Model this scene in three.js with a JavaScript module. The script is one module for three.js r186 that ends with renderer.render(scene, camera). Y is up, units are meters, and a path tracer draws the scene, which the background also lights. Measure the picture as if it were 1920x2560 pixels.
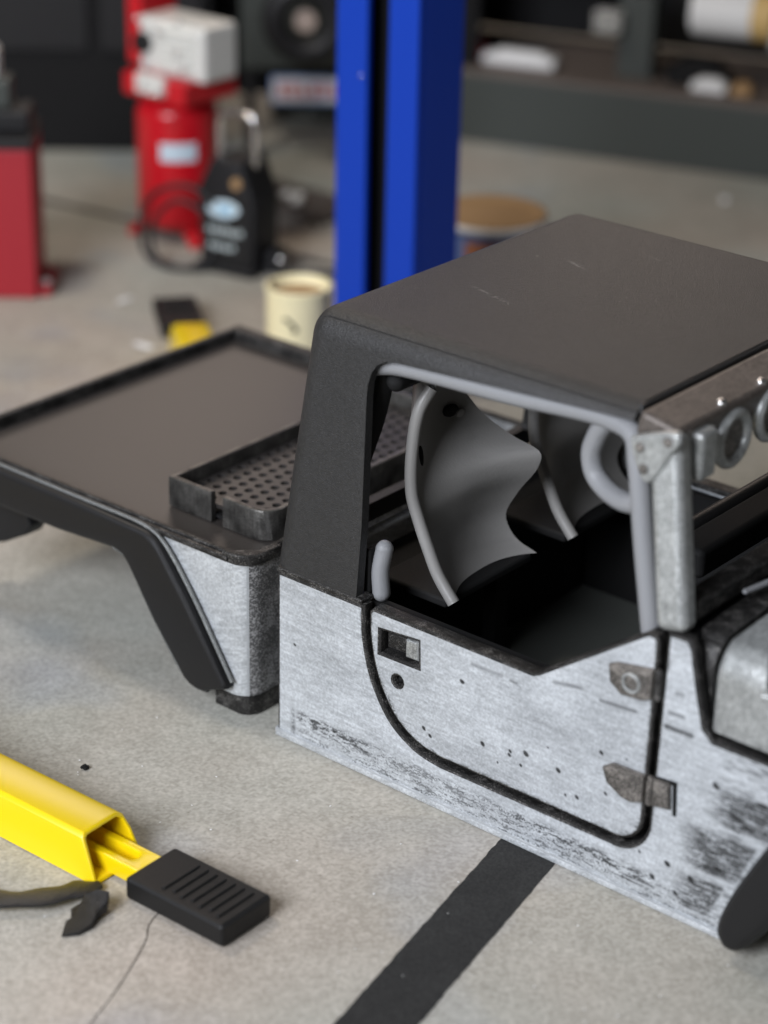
import * as THREE from 'three';
import { RoundedBoxGeometry } from 'three/addons/geometries/RoundedBoxGeometry.js';
import { mergeGeometries, toCreasedNormals } from 'three/addons/utils/BufferGeometryUtils.js';
import { RectAreaLightUniformsLib } from 'three/addons/lights/RectAreaLightUniformsLib.js';
import { Brush, Evaluator, SUBTRACTION } from 'three-bvh-csg';

// All lengths below are millimetres of the tabletop diorama; K turns them into metres.
const K = 0.001;
const scene = new THREE.Scene();
const V = (x, y, z) => new THREE.Vector3(x, y, z);

// ---------- camera ----------
const camera = new THREE.PerspectiveCamera(25.65, 0.75, 0.02, 6);
{
  const right = V(0.76676952, 0.01943009, -0.64162838), up = V(-0.2853867, 0.90564642, -0.31362239), fwd = V(-0.57499473, -0.42358829, -0.69996716);
  camera.matrixAutoUpdate = true;
  camera.position.set(239.474 * K, 210.644 * K, 303.699 * K);
  camera.quaternion.setFromRotationMatrix(new THREE.Matrix4().makeBasis(right, up, fwd.clone().negate()));
  camera.focus = 0.388;
  camera.userData.fStop = 12;
}
scene.add(camera);

// ---------- light: a soft panel lamp over the near side, a weaker warm one over the back, dim room light ----------
RectAreaLightUniformsLib.init();
scene.background = new THREE.Color().setRGB(0.05, 0.048, 0.047);
function panelLamp(name, label, pos, target, w, h, intensity, color, glow) {
  const g = new THREE.Group(); g.name = name; g.position.set(...pos.map((v) => v * K)); g.lookAt(...target.map((v) => v * K));
  g.userData = { label, category: 'lamp' };
  const housing = new THREE.Mesh(new THREE.BoxGeometry((w + 16) * K, (h + 16) * K, 14 * K), new THREE.MeshStandardMaterial({ color: 0x3a3a3a, roughness: 0.7 }));
  housing.name = 'housing'; housing.position.z = -14 * K; g.add(housing);
  const diff = new THREE.Mesh(new THREE.BoxGeometry(w * K, h * K, 4 * K), new THREE.MeshStandardMaterial({ color: 0xffffff, emissive: color, emissiveIntensity: glow, roughness: 0.8 }));
  diff.name = 'diffuser'; diff.position.z = -4 * K; g.add(diff);
  const L = new THREE.RectAreaLight(color, intensity, w * K, h * K); L.name = 'light'; L.rotation.y = Math.PI; L.position.z = 1 * K; g.add(L);
  scene.add(g);
  return g;
}
panelLamp('panel_lamp', 'large soft panel lamp low behind the camera on its left', [40, 380, 640], [10, 20, 30], 380, 330, 17, 0xf1f5ff, 1.0);
panelLamp('panel_lamp_001', 'wide warm panel lamp beyond the back of the diorama', [-520, 470, -640], [0, 40, 0], 520, 320, 1.7, 0xffe9d8, 1.0);
panelLamp('panel_lamp_002', 'small bright lamp hanging over the red tank', [-250, 430, 30], [-215, 0, -150], 70, 70, 48, 0xfff3e4, 1.0);

// ---------- renderer ----------
const renderer = new THREE.WebGLRenderer({ antialias: true });
renderer.toneMapping = THREE.LinearToneMapping;
renderer.toneMappingExposure = 1.0;
renderer.shadowMap.enabled = true;

// ---------- noise and textures ----------
function rng(seed) { let s = seed >>> 0; return () => { s = (s + 0x6D2B79F5) >>> 0; let t = s; t = Math.imul(t ^ (t >>> 15), t | 1); t ^= t + Math.imul(t ^ (t >>> 7), t | 61); return ((t ^ (t >>> 14)) >>> 0) / 4294967296; }; }
const TBL = (() => { const r = rng(7), a = new Float32Array(65536); for (let i = 0; i < a.length; i++) a[i] = r(); return a; })();
function vn(x, y, px, py, s = 0) {           // tileable value noise, period px by py cells
  const xi = Math.floor(x), yi = Math.floor(y), fx = x - xi, fy = y - yi;
  const u = fx * fx * (3 - 2 * fx), v = fy * fy * (3 - 2 * fy);
  const x0 = ((xi % px) + px) % px, x1 = (x0 + 1) % px, y0 = ((yi % py) + py) % py, y1 = (y0 + 1) % py;
  const h = (a, b) => TBL[(a * 197 + b * 8017 + s * 4099) & 65535];
  const a = h(x0, y0), b = h(x1, y0), c = h(x0, y1), d = h(x1, y1);
  return a + (b - a) * u + (c - a) * v + (a - b - c + d) * u * v;
}
function fbm(x, y, p, o, s = 0) { let t = 0, a = 0.5, n = 0; for (let i = 0; i < o; i++) { t += a * vn(x, y, p, p, s + i); n += a; x *= 2; y *= 2; p *= 2; a *= 0.5; } return t / n; }
const c8 = (v) => Math.max(0, Math.min(255, v * 255 + 0.5)) | 0;
const sm = (a, b, x) => { const t = Math.max(0, Math.min(1, (x - a) / (b - a))); return t * t * (3 - 2 * t); };
function tex(w, h, fn, srgb = true) {        // fn(x, y) in pixels, y up; returns [r, g, b] already encoded
  const d = new Uint8Array(w * h * 4);
  for (let y = 0; y < h; y++) for (let x = 0; x < w; x++) { const c = fn(x, y), i = (y * w + x) * 4; d[i] = c8(c[0]); d[i + 1] = c8(c[1]); d[i + 2] = c8(c[2]); d[i + 3] = 255; }
  const t = new THREE.DataTexture(d, w, h); t.wrapS = t.wrapT = THREE.RepeatWrapping; t.magFilter = THREE.LinearFilter; t.minFilter = THREE.LinearMipmapLinearFilter; t.generateMipmaps = true;
  if (srgb) t.colorSpace = THREE.SRGBColorSpace; t.needsUpdate = true; return t;
}
function canvasTex(w, h, draw) { const c = document.createElement('canvas'); c.width = w; c.height = h; draw(c.getContext('2d'), w, h); const t = new THREE.CanvasTexture(c); t.colorSpace = THREE.SRGBColorSpace; return t; }

const floorMap = tex(2048, 2048, (x, y) => {
  const u = x / 2048, v = y / 2048;
  const big = fbm(u * 6, v * 6, 6, 4, 1), mid = fbm(u * 60, v * 60, 60, 4, 5), fine = fbm(u * 880, v * 880, 880, 2, 9), tint = fbm(u * 9, v * 9, 9, 3, 14), blue = fbm(u * 12 + 3, v * 12, 12, 3, 21);
  let l = 0.655 + (big - 0.5) * 0.13 + (mid - 0.5) * 0.07 + (fine - 0.5) * 0.17;
  const pit = vn(u * 512, v * 512, 512, 512, 33); if (pit > 0.955) l -= (pit - 0.955) * 2.4;
  const pk = (tint - 0.5) * 0.07, bl = Math.max(0, blue - 0.55) * 0.28;
  l -= bl * 0.4;
  return [l + 0.004 + pk - bl * 0.5, l - 0.010 - bl * 0.1, l - 0.050 - pk * 0.3 + bl * 0.6];
});
const floorBump = tex(1024, 1024, (x, y) => { const n = fbm(x / 1024 * 200, y / 1024 * 200, 200, 3, 3); return [n, n, n]; }, false);
const grain = tex(512, 512, (x, y) => { const n = fbm(x / 512 * 90, y / 512 * 90, 90, 3, 40); return [n, n, n]; }, false);
// worn metal: pale speckle over dark residue
const wornMap = tex(512, 512, (x, y) => {
  const u = x / 512, v = y / 512, n = fbm(u * 90, v * 90, 90, 2, 50), b = fbm(u * 7, v * 7, 7, 3, 55), s = fbm(u * 130, v * 14, 140, 2, 58);
  let l = 0.70 + (n - 0.5) * 0.30 + (b - 0.5) * 0.16 + (s - 0.5) * 0.2;
  return [l * 0.985, l, l * 0.99];
});
const darkWornMap = tex(512, 512, (x, y) => {
  const u = x / 512, v = y / 512, n = fbm(u * 120, v * 120, 120, 2, 60), b = fbm(u * 9, v * 9, 9, 3, 66);
  const k = sm(0.50, 0.86, n * 0.72 + b * 0.38);
  const l = 0.12 + k * 0.40; return [l, l * 0.98, l * 0.95];
});
const paleMap = tex(768, 768, (x, y) => {
  const u = x / 768, v = y / 768, n = fbm(u * 110, v * 110, 110, 2, 180), b = fbm(u * 6, v * 6, 6, 3, 183), s = fbm(u * 8 + v * 5, v * 60 - u * 20, 960, 3, 186);
  const d = sm(0.45, 0.75, s * 0.5 + b * 0.55), l = 0.77 + (n - 0.5) * 0.18 + (b - 0.5) * 0.14 - d * 0.10;
  return [l * 0.98, l, l * 1.01];
});
const gunMap = tex(512, 512, (x, y) => {
  const u = x / 512, v = y / 512, n = fbm(u * 100, v * 100, 100, 2, 210), s = fbm(u * 70, v * 6, 420, 2, 214), b = fbm(u * 5, v * 5, 5, 3, 218);
  const l = 0.36 + (n - 0.5) * 0.16 + (s - 0.5) * 0.12 + (b - 0.5) * 0.34; return [l, l * 0.985, l * 0.95];
});
const speckMap = tex(512, 512, (x, y) => {
  const u = x / 512, v = y / 512, n = fbm(u * 60, v * 60, 60, 2, 160), b = fbm(u * 5, v * 5, 5, 2, 166), k = sm(0.38, 0.64, n + (b - 0.5) * 0.5);
  const l = 0.34 + k * 0.30; return [l, l, l];
});
// the near side of the body: x -1..108 mm, y -1..53 mm
const SX = 109, SY = 54, PX = 14;
const dots = [[34.2, 14.5, .45], [35.6, 13.5, .4], [46.8, 16.4, .5], [52.4, 16.5, .4], [52.5, 17.3, .35], [55.7, 18.1, .6], [54.8, 15.5, .35], [62.3, 17.6, .5], [70.4, 24.2, .45], [66.3, 14.1, .45], [64, 13.6, .28], [71.7, 17.1, .35], [42, 26.5, .5], [81.7, 5.7, .55], [84.3, 9.3, .6], [91.7, 26.9, .65], [50.1, 14.1, .25], [88.8, 8.4, .6], [4.6, 20, .3], [25.4, 15, .3], [79, 9.3, .3], [86.2, 4.6, .4], [60, 21, .2], [75.2, 24.9, .2]];
const strokes = [[44, 30.6, 50, 30.6, .5, .25], [51.9, 30.4, 53.2, 30.4, .35, .4], [60.5, 33.4, 65.9, 34.3, .45, .35], [69.5, 33.5, 76.2, 34, .45, .4], [82, 33.7, 86.6, 33.8, .6, .65], [82.4, 36.3, 85, 36.4, .4, .5], [83.4, 40, 84.4, 40.2, .5, .35], [81.4, 44, 81.6, 45, .6, .35]];
const shut = [[20.9, 33.4], [21.3, 27], [23.3, 20], [27.4, 13.8], [32.8, 10.4], [38, 9.4], [73.6, 9.6], [77.5, 10.8], [79.6, 14], [79.8, 20], [80.1, 48.5]];
const bodyMap = tex(SX * PX, SY * PX, (px, py) => {
  const x = px / PX - 1, y = py / PX - 1;
  const sp = fbm(x * 3.1, y * 3.1, 1024, 3, 70), st = fbm(x * 0.35, y * 2.2, 1024, 3, 77), bg = fbm(x * 0.13, y * 0.16, 512, 3, 83), hair = fbm(x * 0.9, y * 7.5 + x * 0.8, 2048, 2, 90);
  let l = 0.735 + (sp - 0.5) * 0.20 + (st - 0.5) * 0.13 + (bg - 0.5) * 0.15 + (hair - 0.5) * 0.08, d = 0;
  // rubbed band where the side meets the sill
  const yb = 5.6 - 0.012 * x, band = sm(2.1, 0.4, Math.abs(y - yb)) * sm(4.5, 6.5, x) * sm(92, 84, x);
  const nb = fbm(x * 0.42, y * 2.6, 1024, 3, 101) * 0.65 + fbm(x * 4, y * 6, 1024, 2, 104) * 0.5;
  d += band * sm(0.50, 0.72, nb) * (0.45 + 0.4 * sm(30, 10, x) + 0.35 * sm(48, 58, x) * sm(84, 76, x));
  const low = sm(4.4, 3.2, y) * sm(1, 10, x); d += low * sm(0.58, 0.8, nb) * 0.5;
  // left end smear
  d += sm(5.2, 4.2, x) * sm(3.5, 4.6, x + y * 0.05) * sm(9, 5, y) * 0.55 * sm(0.35, 0.6, sp);
  // three rubbed patches towards the wheel arch
  for (const [x0, x1, yc, h, sl] of [[84.5, 93.6, 6.2, 2.9, 0.02], [85, 98.2, 14.9, 3.6, 0.03], [89.5, 104, 24.2, 3.0, 0.06]]) {
    const edge = x1 + (y - yc) * 0.42, yy = yc + (x - x1) * sl;
    const m = sm(x0, x0 + 6, x) * sm(edge + 0.4, edge - 0.5, x) * sm(h + 0.7, h - 0.5, Math.abs(y - yy));
    const nn = fbm(x * 0.5, y * 3.4, 1024, 3, 120) * 0.7 + fbm(x * 5, y * 5, 1024, 2, 124) * 0.45;
    d += m * (0.10 + sm(0.38, 0.66, nn) * 0.62);
  }
  d += sm(86, 99, x) * sm(0.50, 0.7, fbm(x * 0.45, y * 2.0, 1024, 3, 130)) * 0.35;
  for (const [a, b, r] of dots) { const q = Math.hypot(x - a + (sp - 0.5) * 0.25, (y - b) * 1.15 + (x - a) * 0.35) / r; if (q < 1.3) d += sm(1.25, 0.55, q) * 0.95; }
  for (const [ax, ay, bx, by, w, s] of strokes) { const t = Math.max(0, Math.min(1, ((x - ax) * (bx - ax) + (y - ay) * (by - ay)) / ((bx - ax) ** 2 + (by - ay) ** 2))); const q = Math.hypot(x - ax - t * (bx - ax), y - ay - t * (by - ay)) / w; if (q < 1.2) d += sm(1.1, 0.3, q) * s * sm(0.25, 0.55, sp + 0.1); }
  // dark residue along the shut line
  let dist = 9; for (let i = 1; i < shut.length; i++) { const [ax, ay] = shut[i - 1], [bx, by] = shut[i]; if (Math.min(ax, bx) - 2 > x || Math.max(ax, bx) + 2 < x || Math.min(ay, by) - 2 > y || Math.max(ay, by) + 2 < y) continue; const t = Math.max(0, Math.min(1, ((x - ax) * (bx - ax) + (y - ay) * (by - ay)) / ((bx - ax) ** 2 + (by - ay) ** 2))); dist = Math.min(dist, Math.hypot(x - ax - t * (bx - ax), y - ay - t * (by - ay))); }
  if (dist < 2) { const rn = fbm(x * 5, y * 5, 1024, 2, 150) * 0.7 + fbm(x * 0.6, y * 0.6, 512, 2, 153) * 0.5; d += sm(1.7, 0.7, dist) * sm(0.52, 0.78, rn) * 0.75; }
  l = Math.max(0.12, l - Math.min(1, d) * 0.58);
  return [l * 0.975, l * 0.997, l * 1.012];
});

const scuffs = [[23.8, -10.3, 4, 0.7, 0.4], [25.4, -9.4, 2.4, 0.5, 0.4], [21, 12.4, 5, 0.7, 0.35], [25, 13.6, 4.6, 0.9, 0.45], [27.4, 14.6, 1.6, 0.6, 0.5], [41, 0.6, 0.5, 0.4, 0.8], [16.7, -9, 0.5, 0.4, 0.5], [11, 6, 0.6, 0.4, 0.5], [56.4, 1.6, 0.4, 0.3, 0.5], [34, -22, 6, 0.4, 0.25]];
const topMap = tex(1536, 1536, (px, py) => {   // 120 mm tile; scuffs where the roof shows them
  const x = px / 1536 * 120 - 1.644, z = py / 1536 * 120 - 3.492;
  const n = fbm(px / 1536 * 300, py / 1536 * 300, 300, 2, 200), b = fbm(px / 1536 * 10, py / 1536 * 10, 10, 3, 205);
  let l = 0.165 + (n - 0.5) * 0.06 + (b - 0.5) * 0.02;
  for (const [a, c, w, h, s] of scuffs) { const zz = c < -3.4 ? c + 120 : c, q = Math.hypot((x - a) / w, ((z - zz) - (x - a) * 0.28) / h); if (q < 1) l += (1 - q) * s * 0.55 * sm(0.4, 0.6, n); }
  return [l, l * 0.995, l * 0.99];
}); topMap.repeat.set(0.1, 0.1);
// ---------- materials ----------
function mat(o, tile = 40) { const m = new THREE.MeshPhysicalMaterial(o); m.userData.tile = tile; return m; }
const lin = (r, g, b) => new THREE.Color().setRGB(r, g, b);
const M = {
  floor: mat({ map: floorMap, bumpMap: floorBump, bumpScale: 0.00012, roughness: 0.82 }, 430),
  body: mat({ map: bodyMap, bumpMap: grain, bumpScale: 0.00005, metalness: 0.25, roughness: 0.5 }, 0),
  worn: mat({ map: wornMap, bumpMap: grain, bumpScale: 0.00006, metalness: 0.55, roughness: 0.36 }, 18),
  rim: mat({ map: wornMap, bumpMap: grain, bumpScale: 0.00008, metalness: 0.5, roughness: 0.4, color: lin(0.5, 0.5, 0.5) }, 9),
  gun: mat({ map: gunMap, bumpMap: grain, bumpScale: 0.00008, metalness: 0.7, roughness: 0.36 }, 16),
  header: mat({ map: wornMap, color: lin(0.30, 0.25, 0.225), metalness: 0.4, roughness: 0.42, bumpMap: grain, bumpScale: 0.00006 }, 22),
  speck: mat({ map: speckMap, bumpMap: grain, bumpScale: 0.00012, metalness: 0.3, roughness: 0.5 }, 12),
  wornFlat: mat({ map: paleMap, bumpMap: grain, bumpScale: 0.00007, metalness: 0.25, roughness: 0.5 }, 34),
  edge: mat({ map: darkWornMap, bumpMap: grain, bumpScale: 0.00008, metalness: 0.35, roughness: 0.5 }, 14),
  dark: mat({ color: lin(0.009, 0.009, 0.009), roughness: 0.75, specularIntensity: 0.5, bumpMap: grain, bumpScale: 0.00003 }, 20),
  pan: mat({ color: lin(0.075, 0.08, 0.072), roughness: 0.8, bumpMap: grain, bumpScale: 0.00004 }, 20),
  top: mat({ map: topMap, roughness: 0.48, bumpMap: grain, bumpScale: 0.00009 }, 12),
  bed: mat({ color: lin(0.040, 0.035, 0.032), roughness: 0.44, bumpMap: grain, bumpScale: 0.000015 }, 24),
  flare: mat({ color: lin(0.010, 0.010, 0.0105), roughness: 0.45, specularIntensity: 0.7, bumpMap: grain, bumpScale: 0.00003 }, 18),
  plate: mat({ color: lin(0.030, 0.027, 0.025), roughness: 0.45, bumpMap: grain, bumpScale: 0.00003 }, 18),
  grey: mat({ color: lin(0.255, 0.26, 0.268), roughness: 0.38, bumpMap: grain, bumpScale: 0.00003 }, 22),
  seat: mat({ color: lin(0.265, 0.258, 0.245), roughness: 0.36, bumpMap: grain, bumpScale: 0.00003 }, 22),
  brownMetal: mat({ map: speckMap, color: lin(0.85, 0.78, 0.70), metalness: 0.45, roughness: 0.4, bumpMap: grain, bumpScale: 0.00012 }, 9),
  yellow: mat({ color: lin(0.86, 0.62, 0.004), roughness: 0.26, clearcoat: 0.3, clearcoatRoughness: 0.2 }, 20),
  rubber: mat({ color: lin(0.008, 0.008, 0.008), roughness: 0.5, specularIntensity: 0.7, bumpMap: grain, bumpScale: 0.00004 }, 14),
  tape: mat({ map: tex(512, 512, (x, y) => { const n = fbm(x / 512 * 130, y / 512 * 130, 130, 2, 140), b = fbm(x / 512 * 8, y / 512 * 8, 8, 3, 144), l = 0.14 + (n - 0.5) * 0.12 + (b - 0.5) * 0.05; return [l * 1.02, l * 1.02, l]; }), roughness: 0.85, bumpMap: grain, bumpScale: 0.00006 }, 40),
  blue: mat({ color: lin(0.005, 0.045, 0.40), roughness: 0.42, specularIntensity: 0.5 }, 20),
  black: mat({ color: lin(0.005, 0.005, 0.0055), roughness: 0.7, specularIntensity: 0.5 }, 20),
  red: mat({ color: lin(0.52, 0.006, 0.014), roughness: 0.28 }, 20),
  redMatt: mat({ color: lin(0.36, 0.012, 0.022), roughness: 0.5 }, 20),
  silver: mat({ color: lin(0.80, 0.80, 0.76), metalness: 0.25, roughness: 0.3 }, 20),
  chrome: mat({ color: lin(0.75, 0.74, 0.72), metalness: 0.95, roughness: 0.14 }, 20),
  cream: mat({ color: lin(0.84, 0.76, 0.48), roughness: 0.6 }, 20),
  tan: mat({ color: lin(0.36, 0.22, 0.10), roughness: 0.7 }, 20),
  white: mat({ color: lin(0.75, 0.75, 0.74), roughness: 0.6 }, 20),
  bench: mat({ color: lin(0.045, 0.052, 0.047), roughness: 0.45 }, 20),
  benchTop: mat({ color: lin(0.13, 0.105, 0.09), roughness: 0.6 }, 20),
  charcoal: mat({ color: lin(0.011, 0.011, 0.012), roughness: 0.5, specularIntensity: 0.7 }, 20),
  drumBlue: mat({ color: lin(0.12, 0.18, 0.36), roughness: 0.5 }, 20),
  drumOrange: mat({ color: lin(0.42, 0.16, 0.07), roughness: 0.5 }, 20),
};

// ---------- geometry helpers ----------
function boxUV(g, tile) {                      // uv in millimetres by the way each face points
  const p = g.attributes.position, n = g.attributes.normal, uv = new Float32Array(p.count * 2);
  for (let i = 0; i < p.count; i++) {
    const ax = Math.abs(n.getX(i)), ay = Math.abs(n.getY(i)), az = Math.abs(n.getZ(i));
    let a, b; if (az >= ax && az >= ay) { a = p.getX(i); b = p.getY(i); } else if (ay >= ax) { a = p.getX(i); b = p.getZ(i); } else { a = p.getZ(i); b = p.getY(i); }
    uv[2 * i] = a / tile + 0.137; uv[2 * i + 1] = b / tile + 0.291;
  }
  g.setAttribute('uv', new THREE.BufferAttribute(uv, 2));
}
function sideUV(g) {                           // caps carry the side print, edges the worn speckle
  boxUV(g, 14); const p = g.attributes.position, uv = g.attributes.uv;
  for (const gr of g.groups) if (gr.materialIndex === 0) for (let i = gr.start; i < gr.start + gr.count; i++) { uv.setXY(i, (p.getX(i) + 1) / SX, (p.getY(i) + 1) / SY); }
}
const numbers = {};
function numbered(n) { const k = numbers[n] = (numbers[n] ?? -1) + 1; return k ? `${n}_${String(k).padStart(3, '0')}` : n; }
const scaled = new WeakSet();
function mesh(name, geo, material, parent, pos) {
  let g = geo;
  if (!scaled.has(g)) {
    if (g.index) g = g.toNonIndexed();
    const m0 = Array.isArray(material) ? material[0] : material;
    if (Array.isArray(material)) sideUV(g); else if (true) boxUV(g, m0.userData.tile || 20);
    g.scale(K, K, K); scaled.add(g);
  }
  const o = new THREE.Mesh(g, material); o.name = parent === scene ? numbered(name) : name; o.castShadow = o.receiveShadow = true;
  if (pos) o.position.set(pos[0] * K, pos[1] * K, pos[2] * K);
  (parent ?? scene).add(o); return o;
}
function thing(name, label, category, pos = [0, 0, 0], turn = 0, group) {
  const o = new THREE.Group(); o.name = numbered(name); o.position.set(pos[0] * K, pos[1] * K, pos[2] * K); o.rotation.y = turn;
  o.userData = { label, category }; if (group) o.userData.group = group; scene.add(o); return o;
}
function tag(o, label, category, group) { o.userData.label = label; o.userData.category = category; if (group) o.userData.group = group; return o; }
function bx(x0, x1, y0, y1, z0, z1, r = 0) {
  const w = x1 - x0, h = y1 - y0, d = z1 - z0;
  const g = r ? new RoundedBoxGeometry(w, h, d, 3, Math.min(r, w / 2.02, h / 2.02, d / 2.02)) : new THREE.BoxGeometry(w, h, d);
  g.translate((x0 + x1) / 2, (y0 + y1) / 2, (z0 + z1) / 2); return g;
}
function shapeOf(pts) { const s = new THREE.Shape(); pts.forEach(([x, y], i) => i ? s.lineTo(x, y) : s.moveTo(x, y)); s.closePath(); return s; }
function extr(pts, z0, z1, b = 0, holes = [], seg = 3) {   // outline in x, y; from z0 to z1 with rounded rims
  const s = pts.isShape ? pts : shapeOf(pts); for (const h of holes) s.holes.push(new THREE.Path(h.map(([x, y]) => new THREE.Vector2(x, y))));
  let g = new THREE.ExtrudeGeometry(s, { depth: z1 - z0 - 2 * b, bevelEnabled: b > 0, bevelThickness: b, bevelSize: b, bevelOffset: -b, bevelSegments: seg, curveSegments: 8 });
  g.translate(0, 0, z0 + b);
  const groups = g.groups.map((q) => ({ ...q })); g = toCreasedNormals(g, 0.7); g.groups = groups; return g;
}
const yUp = (g) => g.rotateX(-Math.PI / 2);    // outline in x, -z; depth becomes height
function tube(pts, r, seg = 40, rad = 10, closed = false) {
  const c = new THREE.CatmullRomCurve3(pts.map((p) => V(...p)), closed, 'centripetal'); return new THREE.TubeGeometry(c, seg, r, rad, closed);
}
function capTube(pts, r, seg = 40, rad = 10) { const a = pts[0], b = pts[pts.length - 1]; return merge([tube(pts, r, seg, rad), new THREE.SphereGeometry(r, rad, 8).translate(...a), new THREE.SphereGeometry(r, rad, 8).translate(...b)]); }
function merge(gs) { return mergeGeometries(gs.map((g) => { const q = g.index ? g.toNonIndexed() : g; const c = new THREE.BufferGeometry(); for (const k of ['position', 'normal']) c.setAttribute(k, q.attributes[k]); return c; })); }
function cyl(r0, r1, y0, y1, seg = 24, open = false) { const g = new THREE.CylinderGeometry(r1, r0, y1 - y0, seg, 1, open); g.translate(0, (y0 + y1) / 2, 0); return g; }
function beam(a, b, w, d, r, side = [1, 0, 0]) {  // rounded bar from a to b; w along side, d across
  const A = V(...a), B = V(...b), y = B.clone().sub(A), L = y.length(); y.normalize();
  const x = V(...side); x.addScaledVector(y, -x.dot(y)).normalize(); const z = x.clone().cross(y);
  const g = new RoundedBoxGeometry(w, L, d, 4, r); g.applyMatrix4(new THREE.Matrix4().makeBasis(x, y, z).setPosition(A.add(B).multiplyScalar(0.5))); return g;
}
function arc(cx, cy, r, a0, a1, n) { const o = []; for (let i = 0; i <= n; i++) { const a = (a0 + (a1 - a0) * i / n) * Math.PI / 180; o.push([cx + r * Math.cos(a), cy + r * Math.sin(a)]); } return o; }
function spline(pts, n) { return new THREE.SplineCurve(pts.map((p) => new THREE.Vector2(...p))).getPoints(n).map((p) => [p.x, p.y]); }
function grid(nu, nv, fn) { // surface patch
  const pos = [], idx = []; for (let j = 0; j <= nv; j++) for (let i = 0; i <= nu; i++) pos.push(...fn(i / nu, j / nv));
  for (let j = 0; j < nv; j++) for (let i = 0; i < nu; i++) { const a = j * (nu + 1) + i, b = a + 1, c = a + nu + 1, d = c + 1; idx.push(a, b, d, a, d, c); }
  const g = new THREE.BufferGeometry(); g.setAttribute('position', new THREE.Float32BufferAttribute(pos, 3)); g.setIndex(idx); g.computeVertexNormals(); return g;
}

// ================= the setting =================
{
  const f = mesh('floor', yUp(extr([[-900, -420], [420, -420], [420, 760], [-900, 760]], -6, 0)), M.floor, scene);
  f.userData.kind = 'structure';
}
{ // black line laid across the floor under the model
  const t = mesh('floor_line', yUp(extr((() => { const a = [], b = [], r = rng(77); for (let i = 0; i <= 220; i++) { const t = i / 220, y = 40 - 255 * t, j = () => (r() - 0.5) * 0.22; a.push([35 + 52.2 * t + j(), y]); b.push([46.3 + 52.1 * t + j(), y]); } return [...a, ...b.reverse()]; })(), 0.03, 0.12)), M.tape, scene); t.userData.kind = 'structure';
  const t2 = mesh('floor_line', yUp(extr([[-420, 128], [-420, 130.6], [-100, 172.6], [-100, 170]], 0.03, 0.1)), M.tape, scene); t2.userData.kind = 'structure';
}

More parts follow.
